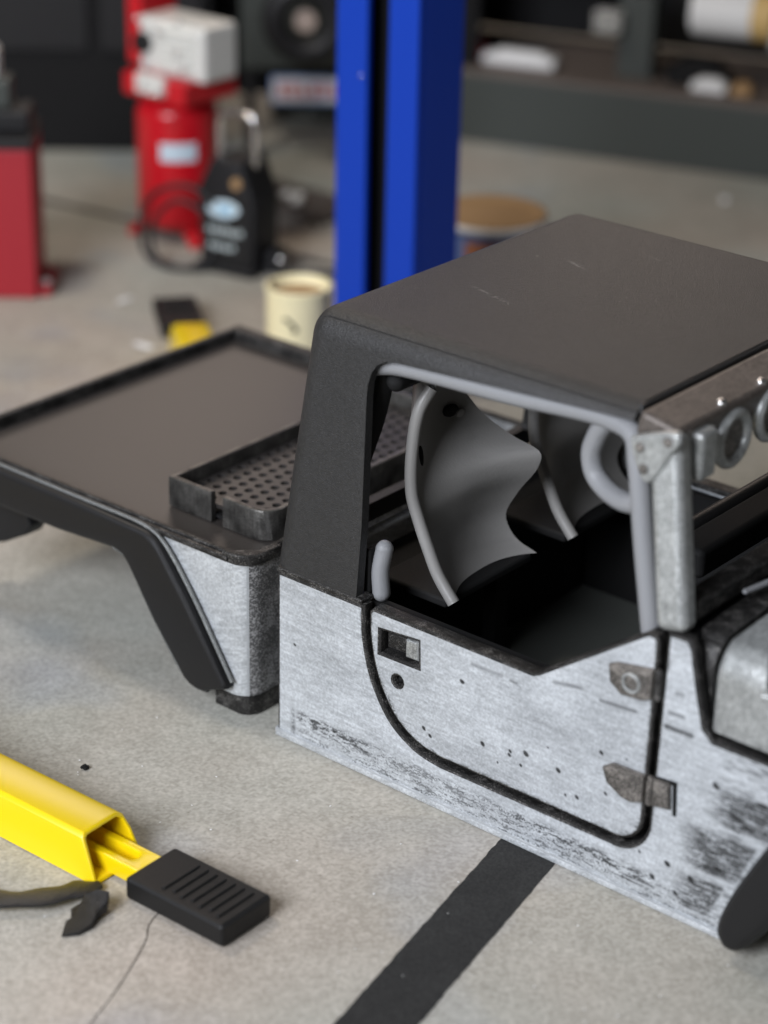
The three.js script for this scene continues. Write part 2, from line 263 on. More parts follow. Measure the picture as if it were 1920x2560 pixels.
// ================= the model truck body =================
const truck = thing('model_truck_body', 'stripped bare metal model truck body with black hard top, lying on the floor without wheels', 'model truck');
const near = truck;
{
  const cut = spline([[20.6, 33.4], [20.9, 27], [22.9, 19.8], [27, 13.4], [32.6, 9.9], [38, 8.9]], 24);      // rear shut line
  const cut2 = [[73.6, 9.1], ...arc(74, 15.2, 6.2, -90, 0, 10), [80.2, 16]];
  const sideOutline = [[0.4, 0.4], [97, 0.4], [99.6, 11], [103, 20.5], [106, 34.4], [90.6, 34.4], [88.9, 36], [87.3, 42], [85.8, 48.6], [84.8, 50], [80.9, 50], ...[...cut, ...cut2].reverse(), [0.4, 33.4]];
  const g1 = extr(sideOutline, 39.4, 42, 0.7);
  const inset = 0.95;
  const c1 = spline([[20.6 + inset, 32.6], [20.9 + inset, 27], [22.9 + inset * 0.9, 20.2], [27.7, 14.1], [33, 10.8], [38, 9.9]], 24);
  const c2 = [[73.6, 10.05], ...arc(74, 15.2, 5.2, -90, 0, 10), [79.2, 16]];
  const doorOutline = [...c1, ...c2, [79.5, 30], [79.6, 47.4], [79, 48.4], [77.4, 48.5], [57.4, 34.1], [56.2, 33.5], [22.4, 33.5]];
  const recess = [[24.2, 25.6], [32.6, 25.8], [32.4, 30.5], [24.2, 29.8]];
  const g2 = extr(doorOutline, 38.9, 41.9, 0.6, [recess.slice().reverse(), arc(28.2, 21.4, 0.9, 0, 330, 11)]);
  mesh('side_panel', g1, [M.body, M.edge], truck);
  const door = mesh('door', g2, [M.body, M.edge], truck);
  // handle in its recess
  mesh('handle_pocket', extr([[23.8, 25.2], [33, 25.4], [32.8, 31], [23.8, 30.2]], 38.6, 39.6), M.dark, door);
  mesh('door_handle', extr([[29.2, 26.2], [32.1, 26.3], [32, 30.0], [29.2, 29.6]], 39.4, 41.3, 0.5), M.worn, door);
  mesh('handle_paddle', extr([[24.6, 26.2], [28.9, 26.3], [28.9, 29.5], [24.6, 29.2]], 39.4, 40.5, 0.4), M.edge, door);
  mesh('lock', new THREE.SphereGeometry(0.62, 12, 10).translate(28.15, 21.3, 40.6), M.dark, door);
  // hinges
  mesh('hinge', extr([[71.0, 40.9], [72.4, 41.6], [79.3, 42.9], [79.3, 37.6], [77.4, 36.7], [73.6, 36.4], [71.4, 38]], 41.5, 42.8, 0.5), M.brownMetal, door);
  mesh('hinge_pin', tube(arc(75.6, 39.3, 1.5, 0, 350, 16).map(([x, y]) => [x, y, 42.85]), 0.32, 30, 6, true), M.worn, door);
  mesh('hinge', extr([[71.2, 22.3], [73, 23.6], [79.2, 23.8], [79.2, 18.9], [77, 18.0], [75.1, 18.2], [72.2, 19.8]], 41.5, 42.9, 0.5), M.brownMetal, door);
  mesh('hinge_gasket', extr([[80.9, 23.4], [84.2, 23.9], [84.6, 18.6], [85.2, 18.6], [84.9, 24.7], [80.9, 24.3]], 41.6, 42.3, 0.1), M.dark, truck);
  mesh('hinge_knuckle', extr([[80.9, 24], [83.8, 24.2], [84.2, 19.6], [80.9, 19]], 41.5, 42.9, 0.5), M.brownMetal, truck);
  mesh('hinge_knuckle', capTube([[80.1, 19.2, 42.1], [80.1, 23.4, 42.1]], 0.7, 6, 8), M.brownMetal, truck);
  mesh('hinge_knuckle', capTube([[80.1, 38.2, 42.0], [80.1, 42.4, 42.0]], 0.8, 6, 8), M.edge, truck);
  // sill: slopes inwards under the side, with a rolled lip
  mesh('sill', extr([[0.2, 0.0], [97.6, 0.0], [97.4, 1.5], [0.2, 1.6]], 38.8, 42.5, 0.5), M.wornFlat, truck);
  // far side
  const far1 = mesh('side_panel', g1, [M.body, M.edge], truck); far1.scale.z = -1;
  const far2 = mesh('door', g2, [M.body, M.edge], truck); far2.scale.z = -1;
  // inner faces
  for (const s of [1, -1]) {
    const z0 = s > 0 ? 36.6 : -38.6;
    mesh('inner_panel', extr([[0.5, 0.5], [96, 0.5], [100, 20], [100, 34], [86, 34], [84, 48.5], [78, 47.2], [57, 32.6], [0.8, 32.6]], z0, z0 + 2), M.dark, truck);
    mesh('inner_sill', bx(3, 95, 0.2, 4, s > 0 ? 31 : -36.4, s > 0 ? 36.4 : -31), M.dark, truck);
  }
  mesh('cab_floor', bx(3, 84, 4.2, 5.4, -36, 36), M.pan, truck);
  mesh('rear_wall', bx(0.2, 2.6, 0.4, 33, -39.3, 39.3, 0.6), M.wornFlat, truck);
  mesh('firewall', bx(82, 84, 4, 49, -38, 38), M.dark, truck);
  // belt line cap behind the door
  mesh('belt_cap', bx(0.3, 19.9, 33.0, 34.2, 38.6, 42.0, 0.45), M.edge, truck);
  mesh('belt_cap', bx(0.3, 56, 33.0, 34.2, -42.0, -38.6, 0.45), M.edge, truck);
}
{ // rear floor under the seats
  for (const z of [15.4, -20]) mesh('seat_base', bx(12, 27.4, 29.6, 31.4, z - 12.6, z + 12.6, 0.6), M.dark, truck);
  mesh('seat_riser', bx(3, 13, 5.5, 29.5, -35, 35), M.dark, truck); mesh('seat_leg', bx(16, 19, 5.5, 29.5, -2, 2, 0.3), M.dark, truck);
}
// ---- windscreen frame, cowl, hood ----
{
  const ws = new THREE.Group(); ws.name = 'windscreen_frame'; truck.add(ws);
  for (const s of [1, -1]) {
    const p = mesh('pillar', beam([81.4, 49.8, 40.2 * s], [75.4, 80.0, 37.0 * s], 5.6, 4.2, 1.5), M.worn, ws);
  }
  mesh('header', beam([73.8, 79.4, 38], [73.8, 79.4, -38], 7.6, 4.4, 1.0, [0.97, -0.18, 0]), M.header, ws);
  mesh('lower_rail', beam([81.2, 52.2, 38], [81.2, 52.2, -38], 4.2, 3.6, 0.9), M.edge, ws);
  mesh('corner_block', bx(76.4, 79.6, 71.4, 79.6, 29.4, 34.2, 1.0), M.worn, ws);
  const tri = mesh('hinge_plate', extr(spline([[70.5, 78.6], [74.6, 80.3], [78.4, 81.4], [79.3, 80], [77.6, 77.4], [75.8, 74.0], [74.4, 72.2], [72.9, 72.6], [71.2, 75.8], [70.5, 78.6]], 50), 38.6, 40.4, 0.5), M.worn, truck);
  for (const [x, y] of [[72.5, 77.5], [77.3, 79.7], [73.4, 74.2]]) mesh('bolt', new THREE.SphereGeometry(0.85, 12, 8).scale(1, 1, 0.55).translate(x, y, 40.4), M.brownMetal, tri);
  // round lamp housings under the header
  for (const [z, y] of [[22.2, 74.8], [10.6, 75.6], [-2, 75.8]]) {
    const lp = mesh('lamp_housing', new THREE.TorusGeometry(4.1, 0.95, 10, 32).rotateY(Math.PI / 2).translate(77.6, y, z), M.worn, truck);
    mesh('lamp_back', new THREE.CylinderGeometry(3.0, 3.9, 3.4, 24).rotateZ(Math.PI / 2).translate(75.9, y, z), M.brownMetal, lp);
    mesh('rivet', new THREE.SphereGeometry(0.9, 10, 8).scale(1, 0.7, 1).translate(76.6, 81.2, z + 2.5), M.chrome, truck);
  }
  // cowl and hood
  const half = (w, y0, ys, yt, r) => [[-w, y0], [-w, ys], ...arc(-w + r, ys, r, 180, 115, 8).map(([a, b]) => [a, b]), [-w * 0.5, yt - 0.4], [0, yt]];
  const sec = (w, y0, ys, yt, r) => { const a = half(w, y0, ys, yt, r), b = a.slice(0, -1).map(([x, y]) => [-x, y]).reverse(); return [...a, ...b].reverse(); };
  const runX = (pts, x0, x1, b) => extr(pts, x0, x1, b).rotateY(Math.PI / 2);
  mesh('cowl', runX(sec(39.2, 34, 44.2, 50.6, 5.8), 83.4, 88.0, 0.4), M.edge, truck);
  mesh('hood', runX(sec(41.2, 35.6, 44.2, 51.4, 6.6), 89.4, 150, 0.9), M.worn, truck);
  mesh('hood_latch', bx(98.4, 101.4, 46.5, 58, 39.6, 42.4, 0.8), M.bench, truck);
  mesh('latch_foot', bx(97.8, 101.6, 44.6, 46.2, 40.6, 42.9, 0.7), M.worn, truck);
  // front wheel flare
  mesh('front_flare', extr([...spline([[97.6, 2.0], [96.3, 4.4], [97.2, 9], [100.4, 16.5], [105.5, 26], [112, 31.5], [120, 32.5]], 40), [150, 32.5], [150, 24], ...spline([[122, 24], [116, 22.6], [110, 16], [104, 6.6], [101, 2.6], [99, 1.7], [97.6, 2.0]], 30).slice(0, -1)], 41.4, 46.6, 1.6), M.flare, truck);
  mesh('sill_end', bx(97.2, 99.6, 0.1, 1.6, 36, 42.2, 0.5), M.worn, truck);
  // instrument panel seen through the windscreen opening
  mesh('dash', beam([65, 45.6, 12], [65, 45.6, -37], 6.5, 5.5, 1.2), M.dark, truck);
  mesh('dash_rail', capTube([[60.6, 47.5, 8], [60.6, 47.5, -37]], 1.6, 8, 10), M.flare, truck);
  mesh('dash_top', bx(76.4, 82, 47.4, 49.6, -36, 36, 0.8), M.dark, truck);
  for (const [z, w] of [[26, 7], [2, 9]]) mesh('wiper', capTube([[84.6, 52, z], [86.4, 52.4, z - w]], 0.5, 5, 8), M.grey, truck);
}
// ---- hard top ----
{
  const warp = (g) => {
    const p = g.attributes.position; for (let i = 0; i < p.count; i++) {
      const y = p.getY(i), x = p.getX(i), k = (y - 33) / 50; p.setZ(i, p.getZ(i) * (1 - 0.088 * k)); p.setX(i, x + (y - 33) * 0.115 * Math.max(0, 1 - (x + 2) / 60));
    } return toCreasedNormals(g, 0.5);
  };
  const rb = (x0, x1, y0, y1, zz, r, seg) => { const g = new RoundedBoxGeometry(x1 - x0, y1 - y0, 2 * zz, seg, r); g.translate((x0 + x1) / 2, (y0 + y1) / 2, 0); return warp(g); };
  const ev = new Evaluator(); ev.attributes = ['position', 'normal']; ev.useGroups = false;
  const B = (g) => { for (const k of Object.keys(g.attributes)) if (k !== 'position' && k !== 'normal') g.deleteAttribute(k); const b = new Brush(g); b.updateMatrixWorld(); return b; };
  let r = ev.evaluate(B(rb(-1.9, 90, 22, 82.6, 41.9, 4.8, 9)), B(rb(0.2, 95, 15, 80.9, 40.0, 3.6, 6)), SUBTRACTION);
  const win = [[18.4, 20], [18.7, 47], [17.9, 70], [18.0, 72.4], [18.6, 74.6], [19.7, 76.2], [21.4, 77.2], [23.4, 77.6], [45, 79.0], [76, 80.5], [76, 20]];
  r = ev.evaluate(r, B(extr(win, -60, 60)), SUBTRACTION);
  r = ev.evaluate(r, B(bx(69.4, 120, 0, 120, -80, 80)), SUBTRACTION);
  r = ev.evaluate(r, B(bx(-20, 120, 0, 33.9, -80, 80)), SUBTRACTION);
  r = ev.evaluate(r, B(extr(spline([[-30, 38], [30, 38], [32, 40], [29, 72], [27, 74], [-27, 74], [-29, 72], [-32, 40], [-30, 38]], 60), -20, 12).rotateY(-Math.PI / 2).translate(0, 0, 0)), SUBTRACTION);
  const g = new THREE.BufferGeometry(); g.setAttribute('position', r.geometry.attributes.position.clone()); g.setAttribute('normal', r.geometry.attributes.normal.clone()); if (r.geometry.index) g.setIndex(r.geometry.index.clone());
  const ht = mesh('hard_top', g, M.top, truck);
  mesh('roof_lip', bx(68.9, 70.0, 80.6, 82.4, -36.4, 36.4, 0.4), M.top, ht);
}
// ---- roll cage ----
{
  for (const s of [1, -1]) {
    mesh('cage_tube', capTube([[17, 74.5, 35.2 * s], [21, 75.6, 35.4 * s], [45, 77.0, 35.4 * s], [64, 78.2, 35.5 * s], [68.6, 77.2, 36.2 * s], [70.4, 73.4, 37.2 * s], [73.2, 60, 38.0 * s], [76.0, 47, 38.6 * s]], 1.75, 90, 12), M.grey, truck);
    mesh('cage_tube', capTube([[20.4, 34, 37.2 * s], [19.9, 38, 37 * s], [20.2, 42, 36.4 * s]], 1.6, 20, 10), M.grey, truck);
    mesh('cage_clip', bx(17.4, 18.8, 33.6, 42, 36 * s - 2, 36 * s + 2.6, 0.5), M.dark, truck);
    mesh('cage_tube', capTube([[17, 74, 33 * s], [14, 64, 32 * s], [8, 48, 31 * s], [5, 33, 31 * s]], 1.9, 30, 10), M.dark, truck);
  }
  mesh('cage_tube', capTube([[20, 72, 34], [20, 72, -34]], 1.7, 6, 10), M.dark, truck);
  mesh('cage_gusset', capTube([[62.6, 77.4, 34.6], [60.6, 74.2, 34], [59.4, 70.6, 33.6], [60.2, 67.4, 33.6], [63, 65.8, 34.4], [67.4, 65.6, 36], [71, 66.6, 37.2]], 1.7, 40, 12), M.grey, truck);
}
// ---- seats: moulded shells, open at the bottom ----
function seat(dz) {
  const N = new THREE.CatmullRomCurve3([[29.6, 31.4, 28], [26, 35.6, 28], [23.6, 40, 28], [21.4, 44.6, 28], [19.8, 49.4, 28.2], [19.5, 58, 28], [20.2, 65, 27.2], [21.2, 68.6, 25.4]].map((q) => V(...q)));
  const F = new THREE.CatmullRomCurve3([[28.2, 31.6, 2.6], [23.6, 33.4, 3], [21.6, 37.4, 3.6], [23.6, 42.4, 3], [27.4, 48.2, 2.6], [28, 51.4, 2.8], [22.6, 53.6, 4], [17.4, 57, 6], [14.4, 62, 8.5], [15.4, 66.6, 12]].map((q) => V(...q)));
  const surf = (off) => grid(30, 44, (u, v) => {
    const a = N.getPoint(v), b = F.getPoint(v), k = 1 - Math.pow(Math.abs(2 * u - 1), 2.6), d = (4.4 - 1.2 * Math.sin(v * Math.PI)) * k + off, dome = sm(0.8, 1, v) * 2.2 * k;
    return [a.x + (b.x - a.x) * u - d, a.y + (b.y - a.y) * u + dome, a.z + (b.z - a.z) * u + dz];
  });
  const rim = (c) => tube(c.getPoints(40).map((q) => [q.x - 0.5, q.y, q.z + dz]), 1.15, 60, 10);
  const topRim = tube(Array.from({ length: 13 }, (_, i) => { const u = i / 12, a = N.getPoint(1), b = F.getPoint(1), k = 1 - Math.pow(Math.abs(2 * u - 1), 2.6); return [a.x + (b.x - a.x) * u - 4.4 * k - 0.5, a.y + (b.y - a.y) * u + 2.2 * k, a.z + (b.z - a.z) * u + dz]; }), 0.9, 24, 8);
  const s = mesh('seat', merge([surf(0), surf(1.4), rim(N), topRim]), M.seat, truck);
  mesh('belt_slot', new THREE.SphereGeometry(1, 16, 10).scale(0.8, 1.15, 2.2).rotateZ(0.2).translate(14.6, 58.6, 12.2 + dz), M.dark, s);
  mesh('slot_flash', new THREE.IcosahedronGeometry(1.0, 1).scale(0.5, 0.9, 1.2).translate(15.4, 57.8, 10.2 + dz), M.seat, s);
  mesh('belt_slot', new THREE.SphereGeometry(1, 16, 10).scale(0.6, 3.0, 0.9).translate(17.6, 53.6, 24.2 + dz), M.dark, s);
  return s;
}
seat(0); seat(-35.5);

// ---- load bed ----
{
  mesh('bed_floor', bx(-88.6, -8.2, 29.4, 30.5, -41.2, 41.2, 0.3), M.bed, truck);
  mesh('bed_rail', bx(-90.2, -88.4, 26, 33.2, -42.6, 42.6, 0.7), M.edge, truck);
  mesh('bed_rail', bx(-88.4, -7, 26, 33.2, -42.6, -41, 0.7), M.edge, truck);
  mesh('bed_rail', bx(-88.4, -11.5, 28.6, 33.2, 41.1, 42.1, 0.35), M.edge, truck);
  mesh('bed_edge_strip', bx(-88.4, -10.6, 31.6, 32.8, 42.2, 43.3, 0.4), M.edge, truck);
  mesh('bed_rail', bx(-8.4, -6.9, 26, 33.2, -41, 37.6, 0.6), M.edge, truck);
  // near side of the bed box ahead of the wheel arch, turning the corner
  mesh('bed_side', extr([[-31, 32.3], [-27, 27], [-17, 9.5], [-14.4, 4.6], [-10.5, 4.6], [-10.5, 32.3]], 40.9, 42.5), M.wornFlat, truck);
  mesh('bed_side', extr([[-31, 32.3], [-27, 27], [-17, 9.5], [-14.4, 4.6], [-10.5, 4.6], [-10.5, 32.3]], -42.5, -40.9), M.wornFlat, truck);
  const ringPart = (a0, a1, s) => { const o = arc(-10.5, 38.3, 4.2, a0, a1, 8), q = arc(-10.5, 38.3, 2.6, a1, a0, 8); return yUp(extr([...o, ...q].map(([x, z]) => [x, -z * s]), 4.6, 32.3)); };
  for (const q of [1, -1]) { mesh('bed_corner', ringPart(90, 40, q), M.wornFlat, truck); mesh('bed_corner', ringPart(39.9, 0, q), M.speck, truck); }
  mesh('bed_front', bx(-7.9, -6.3, 4.6, 32.3, -38.3, 38.3), M.speck, truck);
  mesh('bed_corner_cap', yUp(extr([[-12, -42.9], ...arc(-10.2, -38.3, 4.6, -90, 0, 10), [-5.6, -34], [-7.4, -34], [-7.4, -38.4], [-10.4, -41.2], [-12, -41.2]], 31.4, 33.6, 0.35)), M.edge, truck);
  mesh('bed_skirt', yUp(extr([[-15.4, -41.6], [-10.4, -41.6], ...arc(-10.2, -38.3, 3.4, -88, 0, 8), [-6.8, 38], [-15.4, 38]], 0.1, 4.9, 0.4)), M.edge, truck);
  for (const s of [1, -1]) {
    const top = [[-90, 33], [-69, 32.8], [-49.6, 32.7], [-29.9, 32.2], [-27.6, 31.5], [-25.7, 29.8], [-19.5, 21.8], [-9.9, 7.6]], bot = [[-13.4, 4.9], [-15.4, 3.9], [-17.5, 3.8], [-19.2, 4.2], [-20.6, 5.2], [-28.1, 14.4], [-34.6, 24], [-36, 25.4], [-38.4, 26.0], [-53.9, 24.9], [-69.7, 24.7], [-90, 24.7]];
    const fl = mesh('rear_flare', extr([...top, [-9.9, 6.4], ...bot], s > 0 ? 41.2 : -45.2, s > 0 ? 45.2 : -41.2, 1.1), M.flare, truck);
    if (s > 0) {
      mesh('flare_rim', tube([[-90, 33.0, 43.4], [-50, 32.8, 43.4], [-30.6, 32.5, 43.4], [-27.4, 31.4, 43.4], [-25.0, 29.4, 43.4], [-19.2, 22.2, 43.4], [-9.4, 7.7, 43.4]], 0.42, 80, 8), M.rim, fl);
      mesh('flare_rim', tube([[-15.6, 3.7, 43.4], [-18.2, 3.7, 43.6], [-20.8, 5.0, 43.8], [-28.4, 14.4, 43.9], [-34.8, 24, 43.9], [-36.2, 25.2, 43.9], [-39, 25.8, 43.9]], 0.5, 60, 8), M.rim, fl);
    }
  }
  // raised frame and perforated plate in the bed
  const fr = [[-36.8, -31.4], [-25.8, -31.4], [-25.8, -30.2], [-35.6, -30.2], [-35.6, 30.2], [-12.6, 30.2], [-12.6, -26.8], ...arc(-15.6, -27.2, 3.2, 0, -90, 6).map(([x, y]) => [x, y]), [-22.6, -30.4], [-22.6, -31.6], ...arc(-15.6, -27.2, 4.4, -90, 0, 8), [-11.2, 31.4], [-36.8, 31.4]];
  const tray = mesh('bed_frame', yUp(extr(fr, 30.6, 36.8, 0.3)), M.gun, truck);
  mesh('frame_clip', bx(-37.1, -36.5, 31.6, 35.6, 29, 30.6, 0.2), M.chrome, tray);
  const holes = []; for (let i = 0; i < 8; i++) for (let j = 0; j < 21; j++) { const x = -34 + i * 2.8 + 0.2, z = -28.6 + j * 2.8 + (i % 2 ? 1.4 : 0); if (z < 28.8) holes.push(arc(x, z, 0.92, 360, 45, 7)); }
  mesh('perforated_plate', yUp(extr([[-35.4, -30], [-12.8, -30], [-12.8, 30], [-35.4, 30]], 33.2, 34.0, 0, holes)), M.plate, tray);
  mesh('plate_backing', bx(-35.4, -12.8, 31.2, 31.8, -30, 30), M.dark, tray);
  // bracket hanging at the tail
  mesh('tail_bracket', extr([[-86, 24], [-72, 24], [-69.5, 18], [-71, 15.6], [-78, 11.7], [-86, 9]], 33, 38, 0.8), M.flare, truck);
  mesh('chassis_rail', bx(-88, -7, 20, 25, -16, -11), M.dark, truck);
}

// ================= lift arms and column =================
function makeArm(label, group, len) {            // origin on the floor, the arm lies along -x, pad towards +x
  const a = thing('lift_arm', label, 'lift arm', [0, 0, 0], 0, group);
  const sec = [[-4.6, 0.2], [6.6, 0.2], [6.4, 1.2], [5.4, 7.2], [4.7, 7.9], [-2.6, 8.1], [-4.0, 7.3], [-4.6, 5]];
  const inn = [[-3.9, 0.9], [5.8, 0.9], [4.7, 6.9], [4.2, 7.2], [-2.4, 7.4], [-3.4, 6.8], [-3.9, 4.8]];
  let g = extr(sec, 0, len, 0.3, [inn.slice().reverse()]).rotateY(-Math.PI / 2).translate(0, 0, 0);
  { // slanted, tapered mouth
    const p = g.attributes.position; for (let i = 0; i < p.count; i++) { const x = p.getX(i), y = p.getY(i); if (x > -3) { p.setX(i, x - (y - 0.2) * 0.55 + 1.5); } } g = toCreasedNormals(g, 0.6);
  }
  mesh('outer_tube', g, M.yellow, a);
  const bar = extr([[-20, -2.9], [8.2, -2.9], [8.2, 2.9], [-20, 2.9]], 0.6, 3.9, 0.4, [[...arc(3.4, 0, 1.25, 90, -90, 10), ...arc(-12, 0, 1.25, 270, 90, 10)].reverse()]);
  const inner = mesh('inner_bar', yUp(bar), M.yellow, a);
  mesh('slot_bottom', bx(-13, 4.4, 1.0, 1.8, -1.2, 1.2), M.yellow, inner);
  const pad = mesh('pad', bx(7.4, 28.6, 0.15, 4.3, -5.9, 5.8, 0.75), M.rubber, a);
  for (let i = 0; i < 7; i++) mesh('rib', bx(14.0 + i * 1.95, 14.75 + i * 1.95, 4.1, 4.62, -4.2, 4.2 - (i % 2) * 0.4, 0.24), M.rubber, pad);
  return a;
}
const arm = makeArm('yellow lift arm with ribbed black pad lying in the foreground, in front of the truck', 'lift arms', 150);
arm.position.set(9.6 * K, 0, 90.9 * K); arm.rotation.y = 0.02;
{
  const b = makeArm('out of focus yellow lift arm with black pad behind the load bed', 'lift arms', 38);
  b.position.set(-149 * K, 0, -87 * K); b.rotation.y = 2.47;
}
{
  const c = thing('lift_column', 'tall blue steel two-post lift column with a dark channel, behind the truck', 'lift column', [-97.4, 0, -100]);
  const H = 190;
  mesh('front_flange', bx(-12.6, -3.0, 0.6, H, -2, 0, 0.5), M.blue, c);
  mesh('front_flange', bx(3.5, 12.6, 0.6, H, -2, 0, 0.5), M.blue, c);
  mesh('side_plate', bx(-12.6, -11, 0.6, H, -15.2, -2.1), M.blue, c);
  mesh('side_plate', bx(11, 12.6, 0.6, H, -15.2, -2.1), M.blue, c);
  mesh('back_plate', bx(-12.6, 12.6, 0.6, H, -17, -15.3), M.blue, c);
  mesh('inner_track', bx(-10.8, 10.8, 0.6, H, -9, -7), M.black, c);
  mesh('inner_track', bx(-10.8, -6, 0.6, H, -6.9, -2.2), M.black, c);
  mesh('inner_track', bx(6, 10.8, 0.6, H, -6.9, -2.2), M.black, c);
  mesh('base_plate', bx(-15, 15, 0.05, 0.6, -19, 4), M.blue, c);
  mesh('bolt', new THREE.SphereGeometry(0.5, 10, 8).translate(-4.6, 78, 0.1), M.chrome, c);
}

// ================= small things on the floor =================
{
  const r = (n) => n;
  const strip = [[-30, 106, 0], [-16, 113, 0.4], [-6, 114, 0.8], [2, 112.4, 1.2], [6.4, 109.4, 1.3], [9.6, 104.6, 1.2], [11.2, 100.4, 1.0], [12, 97.2, 0.4]];
  const c = new THREE.CatmullRomCurve3(strip.map(([x, z, y]) => V(x, y + 0.4, z)));
  const wdt = (t) => t < 0.86 ? 2.3 : 2.3 - (t - 0.86) * 9;
  const ring = (u, v) => { const p = c.getPoint(v), t = c.getTangent(v), s = V(t.z, 0, -t.x).normalize(), a = u * Math.PI * 2, w = Math.max(0.7, wdt(v) * (1 + 0.12 * Math.sin(v * 31))); return [p.x + s.x * Math.cos(a) * w, Math.max(0.06, p.y + Math.sin(a) * 0.55), p.z + s.z * Math.cos(a) * w]; };
  tag(mesh('rubber_strip', grid(14, 60, ring), mat({ color: lin(0.022, 0.021, 0.02), roughness: 0.34, bumpMap: grain, bumpScale: 0.0001 }, 16), scene), 'curved black rubber strip running from the left edge under the yellow arm', 'rubber strip');
  const sh = extr([[17.2, -110.4], [15.4, -107.8], [15.6, -106.9], [14.0, -105.4], [14.4, -103.6], [13.7, -102.2], [15.2, -100.6], [17.2, -100.0], [18.4, -101.6], [18.2, -103.6], [19.2, -105.8], [18.9, -108.4]], 0, 1, 0.12);
  { const q = sh.attributes.position; for (let i = 0; i < q.count; i++) { const x = q.getX(i), y = q.getY(i), z = q.getZ(i); q.setZ(i, 0.1 + z * (0.5 + 1.9 * sm(-110.5, -102, y) * (1 - Math.abs(x - 16.2) * 0.16)) + 0.3 * Math.max(0, y + 104)); } }
  tag(mesh('rubber_shard', toCreasedNormals(yUp(sh), 0.4), mat({ color: lin(0.010, 0.010, 0.011), roughness: 0.32, bumpMap: grain, bumpScale: 0.00014 }, 10), scene), 'small jagged black shard beside the tip of the rubber strip', 'shard');
  tag(mesh('hair', tube([[23.6, 0.15, 94.4], [24.2, 0.16, 97], [25.2, 0.14, 99.3], [27.4, 0.14, 102], [28.7, 0.15, 104.3], [31.9, 0.15, 110.9], [34.2, 0.14, 116.5], [36.3, 0.15, 122.3], [40, 0.15, 130]], 0.055, 90, 5), M.dark, scene), 'single thin dark hair curling across the floor below the arm pad', 'hair');
  const cr = new THREE.IcosahedronGeometry(0.7, 1); { const q = cr.attributes.position; for (let i = 0; i < q.count; i++) { const k = 0.75 + 0.5 * TBL[(Math.abs(q.getX(i) * 91 + q.getY(i) * 57 + q.getZ(i) * 33) * 100 | 0) & 65535]; q.setXYZ(i, q.getX(i) * k, q.getY(i) * k * 0.7, q.getZ(i) * k); } cr.computeVertexNormals(); }
  tag(mesh('crumb', cr.clone(), M.dark, scene, [-16.8, 0.4, 73.5]), 'black crumb alone on the floor between the arm and the bed', 'crumb');
  const scrap = (pos, s, label) => { const g = cr.clone().scale(s[0], s[1], s[2]); tag(mesh('paper_scrap', g, M.white, scene, pos), label, 'scrap', 'white scraps on the floor'); };
  scrap([-187, 0.4, -101.4], [1.6, 0.8, 4], 'blurred white scrap on the floor beside the far black pad');
  scrap([-158, 0.5, -80], [5, 0.8, 2], 'blurred white scrap just behind the load bed rail');
  scrap([-114.3, 1.2, -293.1], [1.8, 2.2, 1.8], 'white bead on the grey floor before the dark bench');
  const pts = rng(5), specks = [];
  for (let i = 0; i < 46; i++) { const x = -30 + pts() * 130, z = 46 + pts() * 80; if (z < 99 && x < 40 && z > 82) continue; specks.push(cr.clone().scale(0.13 + pts() * 0.2, 0.13, 0.13 + pts() * 0.2).translate(x, 0.08, z)); }
  const sp = mesh('dust_specks', merge(specks), M.white, scene); sp.userData = { kind: 'stuff', label: 'pale dust specks scattered over the near floor', category: 'dust' };
}

// ================= the blurred background =================
{ // cream canister
  const c = thing('cream_canister', 'cream tin canister with open rim standing beside the blue column', 'canister', [-128, 0, -107]);
  mesh('body', new THREE.LatheGeometry([[0, 0.1], [8.2, 0.1], [8.4, 0.6], [8.4, 16.2], [8.8, 16.6], [8.8, 17.4], [8.2, 17.7], [7.6, 17.2], [7.4, 14.6], [0, 14.4]].map(([a, b]) => new THREE.Vector2(a, b)), 40), M.cream, c);
  mesh('lid', cyl(7.2, 7.2, 14.5, 15.1, 32), M.tan, c);
  const curl = tube([[2.4, 11, 8.3], [3.6, 10.2, 7.9], [4.6, 9.2, 7.4], [5.4, 8.2, 7.0], [4.6, 7.6, 7.5]], 0.45, 24, 6); mesh('printed_mark', curl, M.dark, c);
}
{ // drum behind the roof
  const d = thing('drum', 'tan topped drum with white rim and blue and orange side, behind the roof', 'drum', [-116, 0, -173]);
  const R = 14.6;
  mesh('wall', cyl(R, R, 0.1, 22, 40), M.drumBlue, d);
  mesh('side_print', new THREE.CylinderGeometry(R + 0.15, R + 0.15, 19, 20, 1, true, 0.15, 1.0).translate(0, 10.4, 0), M.drumOrange, d);
  mesh('rim', new THREE.TorusGeometry(R + 0.1, 1.0, 10, 48).rotateX(Math.PI / 2).translate(0, 23.2, 0), M.white, d);
  mesh('lid', new THREE.LatheGeometry([[0, 24.2], [9, 24.0], [12.4, 23.4], [13.6, 24.6], [R + 0.4, 24.8], [R + 0.4, 23.6]].map(([a, b]) => new THREE.Vector2(a, b)), 40), M.tan, d);
}
